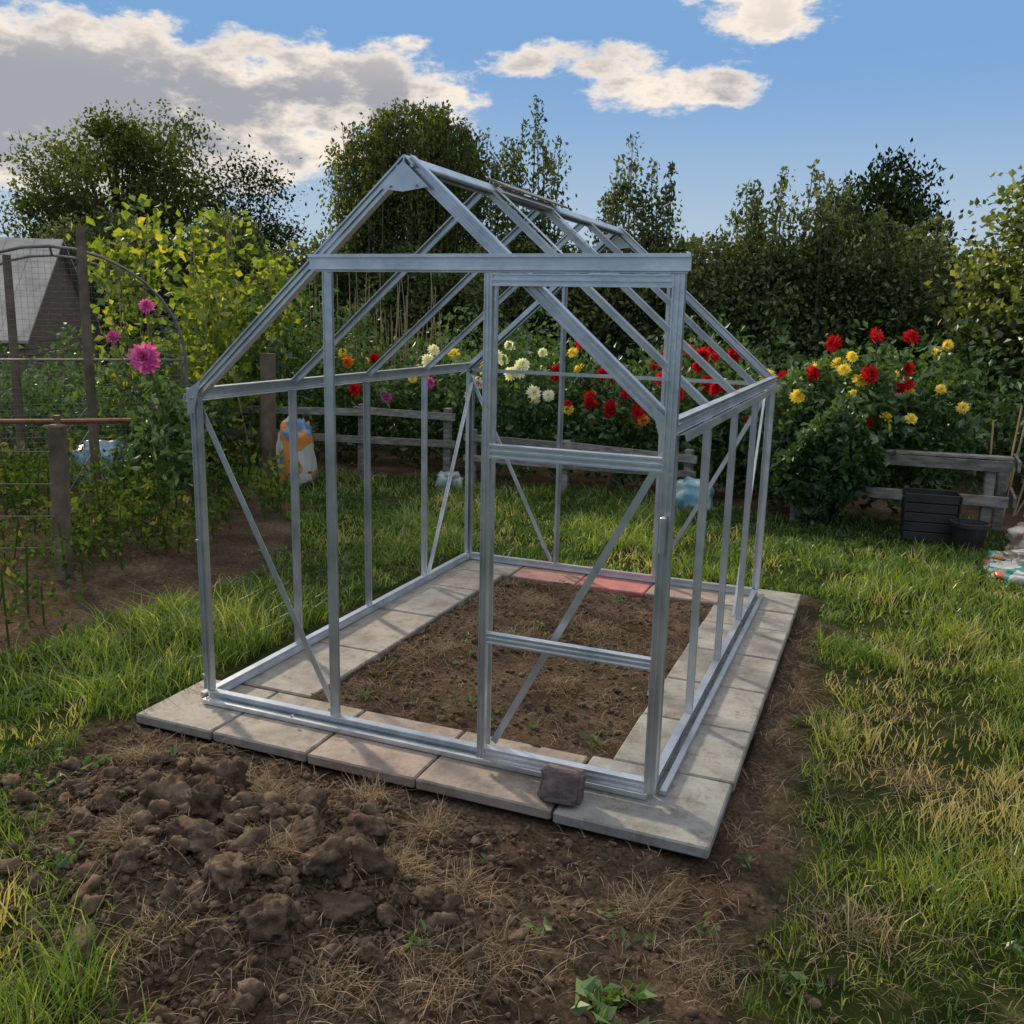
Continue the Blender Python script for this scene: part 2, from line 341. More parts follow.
for cx,cy,r in [(1.75,-.95,.10),(1.45,-1.25,.13),(1.6,-1.1,.12),(2.25,-.75,.12),(.62,-.48,.07),(1.0,-.35,.06),(1.3,-.45,.06),(2.75,.6,.15),(1.35,-.75,.07),(2.6,-.4,.12),(.6,.9,.13),(1.2,1.6,.14),(.9,1.3,.12),(1.3,.8,.1),(.75,1.9,.12),(.1,-.5,.08),(.95,-1.3,.1),(.55,-1.0,.06),(1.55,-.7,.06),(2.05,-.55,.07),(.75,-.55,.05),(1.05,-.95,.05)]:
    k=330;p=np.c_[cx+rng.normal(size=k)*r*.5,cy+rng.normal(size=k)*r*.5]
    blades(mb,p,gheight(p[:,0],p[:,1])+.004,rng.uniform(.015,.06,k),np.full(k,.0022),2.2,0,rng.random(k))
mb.build('dry_straw',[L_straw])
# ------------------------------------------------------------------ clods
def ico(sub):
    bpy.ops.mesh.primitive_ico_sphere_add(subdivisions=sub,radius=1);o=bpy.context.object;me=o.data
    V=np.array([v.co[:] for v in me.vertices]);F=np.array([p.vertices[:] for p in me.polygons]);bpy.data.objects.remove(o);bpy.data.meshes.remove(me);return V,F
def clodvar(sub,seed,fine=True):
    V,F=ico(sub);V=nrm(V);o=Vector((seed*7.3,seed*3.1,seed*1.7))
    W_=np.array([v+.34*np.array(mnoise.noise_vector(Vector(v)*1.6+o)) for v in V]);Wn=nrm(W_)
    npl=9;nn=rdir(npl);dd=rng.uniform(.45,.95,npl);dt=Wn@nn.T;r=np.where(dt>.12,dd/np.maximum(dt,.12),9).min(1);r=np.minimum(r,1.2)
    if fine: r=r*np.array([1+.22*mnoise.noise(Vector(v)*2.3+o)-.30*abs(mnoise.noise(Vector(v)*4+o))+.20*mnoise.noise(Vector(v)*8+o)+.13*mnoise.noise(Vector(v)*17+o) for v in V])
    return V*r[:,None],F
big=[clodvar(4,i+1) for i in range(9)];mid=[clodvar(3,i+40) for i in range(7)];small=[clodvar(2,i+20,False) for i in range(6)]
def rotm(n):
    q=nrm(rng.normal(size=(n,4)));w_,x_,y_,z_=q.T
    return np.stack([1-2*(y_*y_+z_*z_),2*(x_*y_-z_*w_),2*(x_*z_+y_*w_),2*(x_*y_+z_*w_),1-2*(x_*x_+z_*z_),2*(y_*z_-x_*w_),2*(x_*z_-y_*w_),2*(y_*z_+x_*w_),1-2*(x_*x_+y_*y_)],1).reshape(n,3,3)
mb=MB()
def clods(var,x,y,s,sink):
    x,y,s=map(np.asarray,(x,y,s));vi=rng.integers(0,len(var),len(x));z=gheight(x,y)
    for k,(V,F) in enumerate(var):
        m=vi==k;n=m.sum()
        if n==0: continue
        Q=np.einsum('nij,vj->nvi',rotm(n),V)*rng.uniform(.75,1.3,(n,1,3))*np.array([1,1,.85])*s[m][:,None,None]
        Q+=np.stack([x[m],y[m],z[m]+s[m]*(.75-sink*2)],1)[:,None,:]
        FF=(F[None]+(np.arange(n)*len(V))[:,None,None]).reshape(-1,3)
        mb.add(Q.reshape(-1,3),FF,0,np.repeat(rng.random(n),len(V)))
n=170;x=rng.normal(.80,.42,n);y=rng.normal(-.90,.26,n);k=(y<-.36)&(x<1.8);clods(mid,x[k],y[k],rng.uniform(.016,.045,k.sum()),.26)
L_=[(.95,-.62,.075),(1.12,-.60,.07),(.80,-.70,.06),(1.05,-.84,.07),(1.28,-.80,.085),(.62,-.62,.07),(1.3,-1.0,.065),(.55,-.85,.08),(.8,-.98,.085),(1.0,-1.08,.075),(1.5,-.85,.05),(.4,-.7,.065),(.7,-.82,.065),(.9,-.76,.055),(.45,-.52,.055),(.3,-.85,.06),(.68,-1.12,.06),(1.18,-1.15,.06),(.25,-.55,.05),(1.15,-.72,.055),(.9,-1.2,.055),(1.45,-1.1,.045),(1.18,-.92,.07),(.62,-.74,.06),(.95,-.9,.06),(.1,-.75,.04)]
clods(big,[a for a,_,_ in L_],[a for _,a,_ in L_],[a for _,_,a in L_],.24)
x=np.r_[rng.normal(.85,.5,6500),rng.uniform(-.3,2.6,1700),rng.uniform(.4,1.68,1300)];y=np.r_[rng.normal(-.85,.33,6500),rng.uniform(-1.8,-.25,1700),rng.uniform(.25,2.3,1300)]
k=(y<-.27)|((x>.36)&(x<1.7)&(y>.22)&(y<2.35));x,y=x[k],y[k];clods(small,x,y,rng.uniform(.003,.011,len(x))*np.where(rng.random(len(x))<.14,1.7,1),.2)
mb.build('soil_clods',[M_clod],True)
# ------------------------------------------------------------------ slabs
slabs=bpy.data.objects.new('paving_slabs',None);S.collection.objects.link(slabs)
def slab(cx,cy,sx,sy,r):
    mb=MB();box(mb,(cx,cy,-.022+rng.uniform(-.003,.001)),(sx-.008,sy-.008,.042),rng.normal()*.006,0,r,.006,rng.normal()*.002,rng.normal()*.002)
    mb.build('slab',[M_slab],parent=slabs)
xs=[-.17,.22,.66,1.12,1.64]
for a,b_,c in zip(xs[:-1],xs[1:],[.40,.52,.72,.66]): slab((a+b_)/2,-.02,b_-a,.44,c)
slab(1.91,-.02,.53,.46,.05)
ys=[.21,.66,1.1,1.55,2.0,2.34]
for j,(a,b_) in enumerate(zip(ys[:-1],ys[1:])):
    slab(1.95,(a+b_)/2,.46,b_-a,[.08,.16,.3,.2,.15][j])
for j,(a,b_) in enumerate(zip([.21,.8,1.4,1.95],[.8,1.4,1.95,2.34])): slab(.17,(a+b_)/2,.42,b_-a,[.35,.45,.25,.5][j])
for j,(a,b_) in enumerate(zip([-.05,.42,.86,1.3,1.74],[.42,.86,1.3,1.74,2.18])): slab((a+b_)/2,2.555,b_-a,.43,[.5,.90,1.0,.78,.25][j])
# ------------------------------------------------------------------ greenhouse frame
W,L,H,R=1.93,2.616,1.278,2.129;d1,d2,dz=.637,1.291,1.788
TP=[(-14,2),(-11,2),(-11,0),(11,0),(11,2),(14,2),(14,-2),(1.5,-2),(1.5,-20),(5,-20),(5,-22),(-5,-22),(-5,-20),(-1.5,-20),(-1.5,-2),(-14,-2)][::-1]
CP=[(-20,4),(-15,4),(-15,-3),(-3,-3),(-3,4),(3,4),(3,-3),(15,-3),(15,4),(20,4),(20,-26),(16,-26),(16,-7),(-16,-7),(-16,-26),(-20,-26)][::-1]
LP=[(-24,0),(0,0),(0,-24),(2.5,-24),(2.5,2.5),(-24,2.5)]
FL=[(-13,0),(13,0),(13,2.5),(-13,2.5)]
gh=bpy.data.objects.new('greenhouse_frame',None);S.collection.objects.link(gh)
def part(name,f):
    mb=MB();f(mb);return mb.build(name,[M_alu],parent=gh)
def base(mb):
    for p0,p1,r in [((0,0,.022),(W,0,.022),(0,-1,0)),((W,0,.022),(W,L,.022),(1,0,0)),((W,L,.022),(0,L,.022),(0,1,0)),((0,L,.022),(0,0,.022),(-1,0,0))]:
        d=nrm(np.array(p1)-np.array(p0))*.012
        ext(mb,np.array(p0)+d,np.array(p1)-d,CP,r,1.05,rnd=rng.random())
        q=np.array([0,0,.012]);ext(mb,np.array(p0)+d+np.array(r)*.022-q,np.array(p1)-d+np.array(r)*.022-q,[(-9,0),(9,0),(9,22),(-9,22)][::-1],r,1,rnd=rng.random())
part('base_sill',base)
def corners(mb):
    for x,y in((0,0),(W,0),(W,L),(0,L)):
        sx=-1 if x==0 else 1;sy=-1 if y==0 else 1
        ext(mb,(x-sx*.014,y+sy*.004,0.046),(x-sx*.014,y+sy*.004,H+.02),CP,(0,sy,0),.95,rnd=rng.random())
        ext(mb,(x+sx*.008,y-sy*.014,0.046),(x+sx*.008,y-sy*.014,H+.02),CP,(sx,0,0),.80,rnd=rng.random())
part('corner_posts',corners)
def eaves(mb):
    for x,s in((0,-1),(W,1)):
        ext(mb,(x+s*.010,-.02,H+.012),(x+s*.010,L+.02,H+.012),CP,(s,0,0),1.15,rnd=.5)
        ext(mb,(x+s*.036,-.01,H-.012),(x+s*.036,L+.01,H-.012),LP,(s,0,.3),1.0,rnd=.5)
part('eaves_bars',eaves)
sl=nrm(np.array([W/2,0,R-H]));nl=np.array([-sl[2],0,sl[0]]);nr=np.array([sl[2],0,sl[0]])
def rafters(mb):
    for y,s in((0,-1),(L,1)):
        ext(mb,(0,y,H),(W/2,y,R),CP,(0,s,0),1.15,rnd=.7);ext(mb,(W,y,H),(W/2,y,R),CP,(0,s,0),1.15,rnd=.3)
        e=.03*s
        ext(mb,np.array([0,y-e,H])+nl*.012,np.array([W/2,y-e,R])+nl*.012,CP,nl,.8,rnd=.5);ext(mb,np.array([W,y-e,H])+nr*.012,np.array([W/2,y-e,R])+nr*.012,CP,nr,.8,rnd=.5)
part('gable_rafters',rafters)
def bars(mb):
    for i in(1,2,3):
        y=L*i/4
        for x,s in((0,-1),(W,1)): ext(mb,(x,y,.045),(x,y,H-.015),TP,(s,0,0),1.25,rnd=rng.random())
        ext(mb,(0.012,y,H+.03),(W/2-.02,y,R-.01),TP,nl,1.25,rnd=rng.random());ext(mb,(W-.012,y,H+.03),(W/2+.02,y,R-.01),TP,nr,1.25,rnd=rng.random())
    for x in(d1,d2): ext(mb,(x,L,.045),(x,L,(H+(R-H)*(min(x,W-x)/(W/2)))-.03),TP,(0,1,0),1.25,rnd=rng.random())
    ext(mb,(.03,L-.03,H-.01),(W-.03,L-.03,H-.01),[(-11,0),(11,0),(11,3),(-11,3)][::-1],(0,1,0),1,rnd=.5)
part('glazing_bars',bars)
def ridge(mb):
    ext(mb,(W/2,-.025,R+.008),(W/2,L+.025,R+.008),[(-34,-24),(-4,6),(4,6),(34,-24),(31,-27),(3,-1),(3,-40),(-3,-40),(-3,-1),(-31,-27)],(0,0,1),1.0,rnd=.5)
    for s in(-1,1): tube(mb,[(W/2+s*.028,-.02,R-.02),(W/2+s*.028,L+.02,R-.02)],.007,6)
part('ridge_bar',ridge)
def plates(mb):
    for y,s in((-.031,1),(L+.031,-1)):
        P3=[(W/2-.095,y,R-.092),(W/2,y,R-.005),(W/2+.095,y,R-.092),(W/2,y,R-.105)]
        V=np.array(P3+[(a,b+.003*s,c) for a,b,c in P3]);mb.add(V,[[0,1,2,3],[7,6,5,4],[0,4,5,1],[1,5,6,2],[2,6,7,3],[3,7,4,0]],0,.4)
    for x,s in((0,1),(W,-1)):
        for y,s2 in((-.031,1),(L+.031,-1)):
            P3=[(x,y,H+.03),(x+s*.07,y,H+.07),(x+s*.03,y,H-.06),(x,y,H-.06)]
            V=np.array(P3+[(a,b+.003*s2,c) for a,b,c in P3]);mb.add(V,[[0,1,2,3],[7,6,5,4],[0,4,5,1],[1,5,6,2],[2,6,7,3],[3,7,4,0]],0,.6)
part('gusset_plates',plates)
def bolts(mb):
    B=[(x,-.046,z) for x in(.045,W/2-.5,) for z in(.03,)]+[(d1,-.036,.09),(d2,-.036,.09),(.012,-.028,.12),(.012,-.028,.7),(W-.012,-.028,.7),(W/2-.05,-.036,R-.085),(W/2+.05,-.036,R-.085),(.02,-.036,H),(W-.02,-.036,H)]
    for b in B: tube(mb,[(b[0],b[1]+.006,b[2]),(b[0],b[1]-.005,b[2])],.006,6,0,.2)
part('bolts',bolts)
def front(mb):
    ext(mb,(d1,0,.045),(d1,0,dz),TP,(0,-1,0),1.4,rnd=.4);ext(mb,(d2,0,.045),(d2,0,dz),TP,(0,-1,0),1.4,rnd=.6)
part('door_opening_posts',front)
def braces(mb):
    yi=.030
    for p0,p1,r in [((.02,yi,H-.06),(d1-.02,yi,.06),(0,1,0)),((W-.02,yi,H-.06),(d2+.02,yi,.06),(0,1,0)),
        ((.02,L-yi-.01,H-.04),(d1-.02,L-yi-.01,.06),(0,-1,0)),((W-.02,L-yi-.01,H-.04),(d2+.02,L-yi-.01,.06),(0,-1,0)),
        ((.034,L-.03,H-.04),(.034,L*.75,.06),(1,0,0)),((W-.034,L-.03,H-.04),(W-.034,L*.75,.06),(-1,0,0))]:
        ext(mb,p0,p1,FL,r,1.0,rnd=rng.random())
        ext(mb,p0,p1,[(10.5,2.6),(13,2.6),(13,13),(10.5,13)],r,1.0,rnd=rng.random())
part('diagonal_braces',braces)
def vent(mb):
    y0,y1=L/4+.02,L/2-.02
    def pt(t,y,o=.02): return np.array([W/2,y,R])+t*np.array([sl[0],0,-sl[2]])+nr*o
    for a,b in((pt(.04,y0),pt(.52,y0)),(pt(.04,y1),pt(.52,y1))): ext(mb,a,b,FL,nr,1.1,rnd=.7)
    for t in(.05,.52): ext(mb,pt(t,y0,.024),pt(t,y1,.024),FL,nr,1.3,rnd=.5)
part('roof_vent_frame',vent)
mbx=MB();plank(mbx,(W/2+.02,.72,R+.022),(W/2+.02,1.5,R+.022),.09,.008,0,.9,(.8,0,-.35));mbx.build('ridge_vent_hinge_strip',[M_wood],parent=gh)
def rail(mb):
    ext(mb,(.60,-.050,dz+.005),(1.962,-.050,dz+.005),[(-26,0),(-26,8),(-21,8),(-21,3),(14,3),(14,14),(26,14),(26,-20),(20,-20),(20,-3),(-22,-3),(-22,-6),(-26,-6)][::-1],(0,-1,0),1.0,rnd=.7)
    ext(mb,(.62,-.030,dz-.022),(1.95,-.030,dz-.022),[(-6,0),(6,0),(6,12),(-6,12)][::-1],(0,-1,0),1.0,rnd=.3)
part('door_slide_rail',rail)
def door(mb):
    y=-.062;x0,x1,z0,z1=1.300,1.930,.035,1.757
    ext(mb,(x0,y,z0),(x0,y,z1),CP,(0,-1,0),.72,rnd=.6);ext(mb,(x1,y,z0),(x1,y,z1),CP,(0,-1,0),.95,rnd=.6)
    for z,s in((z0+.022,1.15),(.50,.95),(1.17,1.15),(z1-.02,1.0)): ext(mb,(x0+.014,y+.001,z),(x1-.018,y+.001,z),CP,(0,-1,0),s,rnd=.8)
    box(mb,(x1,y-.02,.95),(.018,.03,.12))
part('sliding_door',door)
# brick
mb=MB();V,F=ico(4);Vb=np.sign(V)*np.abs(V)**.28;Vb=Vb*np.array([.072,.045,.056]);Vb+=nrm(V)*np.array([mnoise.noise(Vector(v)*2.5)*.012+mnoise.noise(Vector(v)*7)*.004 for v in V])[:,None]
c_,s_=math.cos(-.3),math.sin(-.3);Vb=Vb@np.array([[1,0,0],[0,c_,-s_],[0,s_,c_]]).T;c_,s_=math.cos(.12),math.sin(.12);Vb=Vb@np.array([[c_,-s_,0],[s_,c_,0],[0,0,1]]).T
mb.add(Vb+np.array([1.65,-.165,.058]),F);mb.build('brick',[M_brick],True)
# ------------------------------------------------------------------ fences
def fence(name,pts,post_h,rails,pw=.07,mat=M_wood):
    mb=MB()
    for i,(x,y) in enumerate(pts):
        box(mb,(x,y,(post_h[i]-.1)/2),(pw,pw,post_h[i]+.1),rng.uniform(-.3,.3),0,rng.random(),.006,rng.normal()*.02)
    for i in range(len(pts)-1):
        a=np.array(pts[i]);b=np.array(pts[i+1]);d=nrm(b-a);nn=np.array([d[1],-d[0]])
        for z,w in rails:
            o=nn*(pw*.5+.014);z1=z+rng.normal()*.02;z2=z+rng.normal()*.02
            plank(mb,(*(a+o-d*.08),z1),(*(b+o+d*.08),z2),w,.022,0,rng.random())
    return mb.build(name,[mat])
fence('wooden_fence',[(-4.7,4.35),(-3.9,4.6),(-2.3,5.05),(-1.5,5.35)],[.75,.72,.72,.7],[(.62,.07),(.36,.07)])
fence('wooden_fence',[(-1.25,5.42),(-.3,5.5),(.9,5.5)],[.5,.45,.45],[(.40,.07),(.22,.06)])
mb=MB();tube(mb,[(-3.1,4.60,-.1),(-3.1,4.6,.6),(-3.08,4.61,1.2)],[.085,.08,.075],9);mb.build('fence_post',[M_postw])
mb=MB()
for x,y,hh in((1.90,5.12,.55),(3.35,5.25,.58),(3.48,5.62,.56),(2.0,5.55,.5)): box(mb,(x,y,hh/2-.05),(.075,.075,hh+.1),.1,0,rng.random(),.006)
for z in(.55,.27): plank(mb,(1.82,5.06,z),(3.50,5.20,z-.01),.085,.024,0,rng.random()); plank(mb,(3.54,5.16,z),(3.56,5.7,z),.08,.022,0,rng.random())
plank(mb,(1.85,5.15,.60),(3.5,5.30,.60),.12,.02,0,.8,(0,1,0))
mb.build('pallet_rail_fence',[M_wood])
# ------------------------------------------------------------------ left cage
def cage():
    e=bpy.data.objects.new('garden_hoop_cage',None);S.collection.objects.link(e)
    c=np.array([-4.15,3.1]);rv=np.array([.675,.737]);bv=np.array([-.737,.675])
    def arch(o,t):
        a=math.pi*t;return np.array([*(c+rv*1.05*math.cos(a)+bv*o),1.15+.95*math.sin(a)])
    mb=MB()
    for o in(0,1.7):
        pts=[np.array([*(c+rv*1.05+bv*o),-.1])]+[arch(o,t) for t in np.linspace(0,1,17)]+[np.array([*(c-rv*1.05+bv*o),-.1])]
        tube(mb,pts,.014,6)
    for t in(.25,.5,.75): tube(mb,[arch(0,t),arch(1.7,t)],.010,5)
    tube(mb,[(*(c+rv*1.05),1.15),(*(c-rv*1.05),1.15)],.010,5)
    mb.build('hoops',[M_steel],parent=e)
    mb=MB()
    for k in range(27):
        z=k*.045
        tube(mb,[(*(c+rv*1.05),z),(*(c+rv*1.05+bv*1.7),z)],.0012,3)
    for k in range(36):
        o=k*.048;tube(mb,[(*(c+rv*1.05+bv*o),-.05),(*(c+rv*1.05+bv*o),1.15)],.0012,3)
    for k in range(44):
        u=-1.05+k*.05
        if abs(u)<1.04:
            top=1.15+.95*math.sqrt(max(0,1-(u/1.05)**2));tube(mb,[(*(c+rv*u),0),(*(c+rv*u),top)],.0012,3)
    for k in range(44):
        z=k*.048;hw=1.05 if z<1.15 else 1.05*math.sqrt(max(0,1-((z-1.15)/.95)**2));tube(mb,[(*(c-rv*hw),z),(*(c+rv*hw),z)],.0012,3)
    for t in np.linspace(0,.5,24):
        tube(mb,[arch(0,t),arch(1.7,t)],.0012,3)
    mb.build('wire_netting',[M_steel],parent=e)
    mb=MB()
    for x,y,hh in((-5.07,3.42,2.05),(-3.75,3.04,2.25)): tube(mb,[(x,y,-.1),(x+.01,y,hh*.5),(x,y+.02,hh)],[.042,.04,.036],8,0,rng.random())
    mb.build('posts',[M_postw],parent=e)
cage()
mb=MB();box(mb,(-2.12,1.21,.40),(.085,.085,1.02),.3,0,.4,.01,.03);mb.build('wooden_post',[M_postw])
mb=MB();tube(mb,[(-4.2,-.1,.92),(-2.12,1.28,.92),(-1.9,1.6,.91)],.016,7);tube(mb,[(-2.14,1.25,.90),(-2.14,1.25,.96)],.02,6);mb.build('rusty_pipe_rail',[M_rust])
mb=MB()
for z in(.15,.35,.55,.75):
    tube(mb,[(-5.2,-.6,z),(-2.12,1.16,z),(-3.75,3.0,z+.02)],.003,4)
mb.build('wire_fence',[M_steel])
# ------------------------------------------------------------------ shed
def shed():
    e=bpy.data.objects.new('garden_shed',None);S.collection.objects.link(e);e.location=(-11.4,7.5,0);e.rotation_euler=(0,0,math.radians(30))
    Mr=mat_simple('grey_roof_felt',[(.24,.235,.23),(.34,.33,.32),(.42,.40,.38)],3,.8,bump=.3)
    Mw=mat_simple('shed_boards',[(.12,.10,.08),(.2,.17,.14)],4,.9,bump=.4,stretch=(1,1,8))
    mb=MB();w,d,h,r=1.75,3.4,1.15,2.62
    for i in range(12):
        z0=i*h/12;box(mb,(0,-d/2,z0+h/24),(w*2,.03,h/12-.008));box(mb,(w,0,z0+h/24),(.03,d,h/12-.008));box(mb,(-w,0,z0+h/24),(.03,d,h/12-.008));box(mb,(0,d/2,z0+h/24),(w*2,.03,h/12-.008))
    mb.build('walls',[Mw],parent=e)
    mb=MB()
    for s in(-1,1):
        b=np.array([0,s*(d/2+.15),h-.05])
        n_=9
        for i in range(n_):
            x0=-w-.12+(2*w+.24)*i/n_;x1=x0+(2*w+.24)/n_-.006
            V=[(x0,0,r),(x1,0,r),(x1,b[1],b[2]),(x0,b[1],b[2]),(x0,0,r-.04),(x1,0,r-.04),(x1,b[1],b[2]-.04),(x0,b[1],b[2]-.04)]
            mb.add(V,[[0,1,2,3],[7,6,5,4],[0,4,5,1],[1,5,6,2],[2,6,7,3],[3,7,4,0]])
    mb.build('roof',[Mr],parent=e)
    mb=MB()
    for x in(-w,w): mb.add([(x,-d/2,h),(x,d/2,h),(x,0,r-.05)],[[0,1,2]])
    mb.build('gables',[Mw],parent=e)
    mb=MB();box(mb,(.5,-d/2-.025,.55),(.75,.03,1.05));box(mb,(.75,-d/2-.05,.6),(.03,.03,.12));mb.build('door',[Mw],parent=e)
shed()
# ------------------------------------------------------------------ dahlias
def head(mb,c,r,mat,face):
    f=nrm(np.array(face,float));u=nrm(np.cross(f,[0.3,.1,1]));v=np.cross(f,u)
    for k,(n_,el,ln,off) in enumerate([(13,-15,1,0),(13,8,1,.02),(11,28,.92,.05),(9,48,.8,.1),(6,68,.62,.15),(3,82,.5,.2)]):
        for j in range(n_):
            a=2*math.pi*(j+.5*(k%2))/n_+rng.normal()*.08;e=math.radians(el+rng.normal()*5);rad=u*math.cos(a)+v*math.sin(a)
            d=rad*math.cos(e)+f*math.sin(e);t=nrm(np.cross(rad,f))
            b=np.array(c)+f*off*r;l=r*ln*rng.uniform(.9,1.08);w_=r*.2
            up=nrm(np.cross(t,d))
            if up@f<0: up=-up
            V=[b+d*l*.1,b+d*l*.65+t*w_+up*r*.08,b+d*l+up*r*.05,b+d*l*.65-t*w_+up*r*.08]
            mb.add(V,[[0,1,2,3]],mat,rng.random())
def dahlia(x,y,rad,hgt,nleaf,flowers,fr=.075,ls=.085):
    cols=sorted(set(c for c,_ in flowers));mats=[L_dah,L_dah]+[P[c] for c in cols];mb=MB()
    q=rng.normal(size=(nleaf,3));r=np.abs(rng.random(nleaf))**.4
    pts=nrm(q)*r[:,None]*np.array([rad,rad*.75,hgt*.5])+np.array([x,y,hgt*.48]);pts[:,2]=np.maximum(pts[:,2],.02)
    pts+=.2*np.c_[fbm(pts[:,2]*5+x*3,pts[:,0]*3,2,1)-.5,fbm(pts[:,0]*5,pts[:,2]*4,2,2)-.5,fbm(pts[:,0]*6+x,pts[:,1]*6,2,3)-.5]*2
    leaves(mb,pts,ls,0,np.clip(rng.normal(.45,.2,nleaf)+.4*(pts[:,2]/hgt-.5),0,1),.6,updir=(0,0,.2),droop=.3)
    for c,n_ in flowers:
        for i in range(n_):
            a=rng.uniform(0,2*math.pi);rr=rad*rng.random()**.5;fx=x+rr*math.cos(a);fy=y+rr*math.sin(a)*.7;fz=hgt*rng.uniform(.80,1.14)-.1*(rr/rad)
            if rng.random()<.35: fz-=hgt*.18; fy=y-rad*.75
            fc=nrm(nrm(rng.normal(size=3)*.6+np.array([.15,-.75,.45])))
            tube(mb,[(x+(fx-x)*.3,y+(fy-y)*.3,hgt*.35),(fx,fy,fz-.14),(fx,fy,fz)],[.006,.005,.004],3,1)
            head(mb,(fx,fy,fz),fr*rng.uniform(.6,1.2),2+cols.index(c),fc)
            if rng.random()<.6:
                k=5;leaves(mb,np.array([fx,fy,fz-.12])+rng.normal(size=(k,3))*.05,ls,0,rng.uniform(.4,.9,k),.6)
    mb.build('dahlia_plant',mats,loc=(x,y,0))
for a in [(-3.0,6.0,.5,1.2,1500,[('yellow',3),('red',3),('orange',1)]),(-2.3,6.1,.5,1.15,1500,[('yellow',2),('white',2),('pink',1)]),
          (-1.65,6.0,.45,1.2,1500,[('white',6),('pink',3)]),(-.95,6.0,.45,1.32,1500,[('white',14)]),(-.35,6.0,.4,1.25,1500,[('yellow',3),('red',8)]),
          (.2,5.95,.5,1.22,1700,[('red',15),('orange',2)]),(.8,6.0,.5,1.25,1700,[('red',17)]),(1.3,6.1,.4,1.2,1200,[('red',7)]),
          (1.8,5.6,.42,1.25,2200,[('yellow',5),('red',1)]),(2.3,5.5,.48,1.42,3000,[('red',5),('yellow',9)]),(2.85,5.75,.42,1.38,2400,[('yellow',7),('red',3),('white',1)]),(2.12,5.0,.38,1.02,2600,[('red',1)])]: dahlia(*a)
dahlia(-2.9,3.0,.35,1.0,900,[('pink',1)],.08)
mb=MB();head(mb,(-2.52,2.40,1.25),.125,0,(.5,-.8,.15));tube(mb,[(-2.6,2.6,.2),(-2.5,2.55,.8),(-2.52,2.43,1.22)],[.008,.007,.006],5,1);head(mb,(-2.85,2.8,1.62),.065,0,(.3,-.6,.6));tube(mb,[(-2.7,2.8,.3),(-2.85,2.8,1.6)],.005,4,1);head(mb,(-3.0,2.6,1.38),.07,0,(-.3,-.6,.6));tube(mb,[(-2.7,2.8,.3),(-3.0,2.6,1.37)],.005,4,1)
pp=np.array([-2.6,2.6,.0])+np.c_[rng.normal(size=160)*.12,rng.normal(size=160)*.12,rng.uniform(.1,1.05,160)];leaves(mb,pp,.1,1)
mb.build('magenta_dahlia_plant',[P['pink'],L_dah])
# ------------------------------------------------------------------ mid-ground foliage
def mass(name,x0,x1,y0,y1,h0,h1,n,ls,mat,asp=.55,rs=.4,cluster=0):
    mb=MB();x=rng.uniform(x0,x1,n);y=rng.uniform(y0,y1,n)
    if cluster:
        m=max(3,n//cluster);cx=rng.uniform(x0,x1,m);cy=rng.uniform(y0,y1,m);ch=rng.uniform(.4,1.25,m);ct=rng.normal(size=m)*.16;ci=rng.integers(0,m,n)
        x=cx[ci]+rng.normal(size=n)*.11;y=cy[ci]+rng.normal(size=n)*.11;top=(h0+(h1-h0)*.7)*ch[ci];tn=ct[ci]
        for i in range(m): tube(mb,[(cx[i],cy[i],-.05),(cx[i]+rng.normal()*.05,cy[i],(h0+(h1-h0)*.7)*ch[i])],.006,3,0,.3)
    else:
        top=h0+(h1-h0)*np.clip(fbm(x*1.7+y0,y*1.7,3,2)*2-.5,0,1);tn=0
    z=top*(rng.random(n)**.7)
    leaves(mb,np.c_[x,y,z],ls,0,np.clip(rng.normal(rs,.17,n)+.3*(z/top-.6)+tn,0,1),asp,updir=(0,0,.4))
    mb.build(name,[mat],loc=((x0+x1)/2,(y0+y1)/2,0))
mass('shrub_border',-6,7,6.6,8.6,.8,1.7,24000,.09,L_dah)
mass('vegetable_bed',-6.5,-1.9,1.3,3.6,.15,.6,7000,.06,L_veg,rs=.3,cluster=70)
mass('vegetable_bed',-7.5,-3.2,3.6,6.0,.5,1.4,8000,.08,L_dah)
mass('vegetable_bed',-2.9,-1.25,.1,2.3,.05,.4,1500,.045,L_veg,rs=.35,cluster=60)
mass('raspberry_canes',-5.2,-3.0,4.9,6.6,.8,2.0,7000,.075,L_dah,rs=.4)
mb=MB()
for cx,cy,hh in [(-4.6,4.2,2.2),(-4.45,4.5,2.5),(-4.1,4.8,2.35),(-3.8,5.0,2.4),(-3.5,5.3,2.1),(-3.7,4.5,1.8)]:
    for a in range(3):
        bx,by=cx+rng.normal()*.2,cy+rng.normal()*.2
        tube(mb,[(bx,by,-.1),(cx+rng.normal()*.05,cy,hh)],.008,4,1)
        t=rng.random(170);pp=np.c_[bx+(cx-bx)*t,by+(cy-by)*t,hh*t*1.04]+rng.normal(size=(170,3))*.14*np.array([1,1,.7])
        leaves(mb,pp,.105,0,np.clip(rng.normal(.38,.2,170)+.25*(t-.5),0,1),.75,droop=.5)
mb.build('climbing_bean_plant',[L_lit,M_cane])
mb=MB()
for i in range(60):
    x=rng.uniform(-4.2,-2.4);y=rng.uniform(6.3,7.2);h_=rng.uniform(1.5,2.2);tube(mb,[(x,y,0),(x+rng.normal()*.12,y,h_)],[.009,.005],3)
mb.build('dry_canes',[M_cane])
mb=MB()
for i in range(7):
    x=3.35+rng.random()*.5;y=5.9+rng.random()*.3;tube(mb,[(x,y,0),(x+.12+rng.normal()*.08,y,rng.uniform(.7,1.0))],.008,4)
mb.build('bamboo_canes',[M_cane])
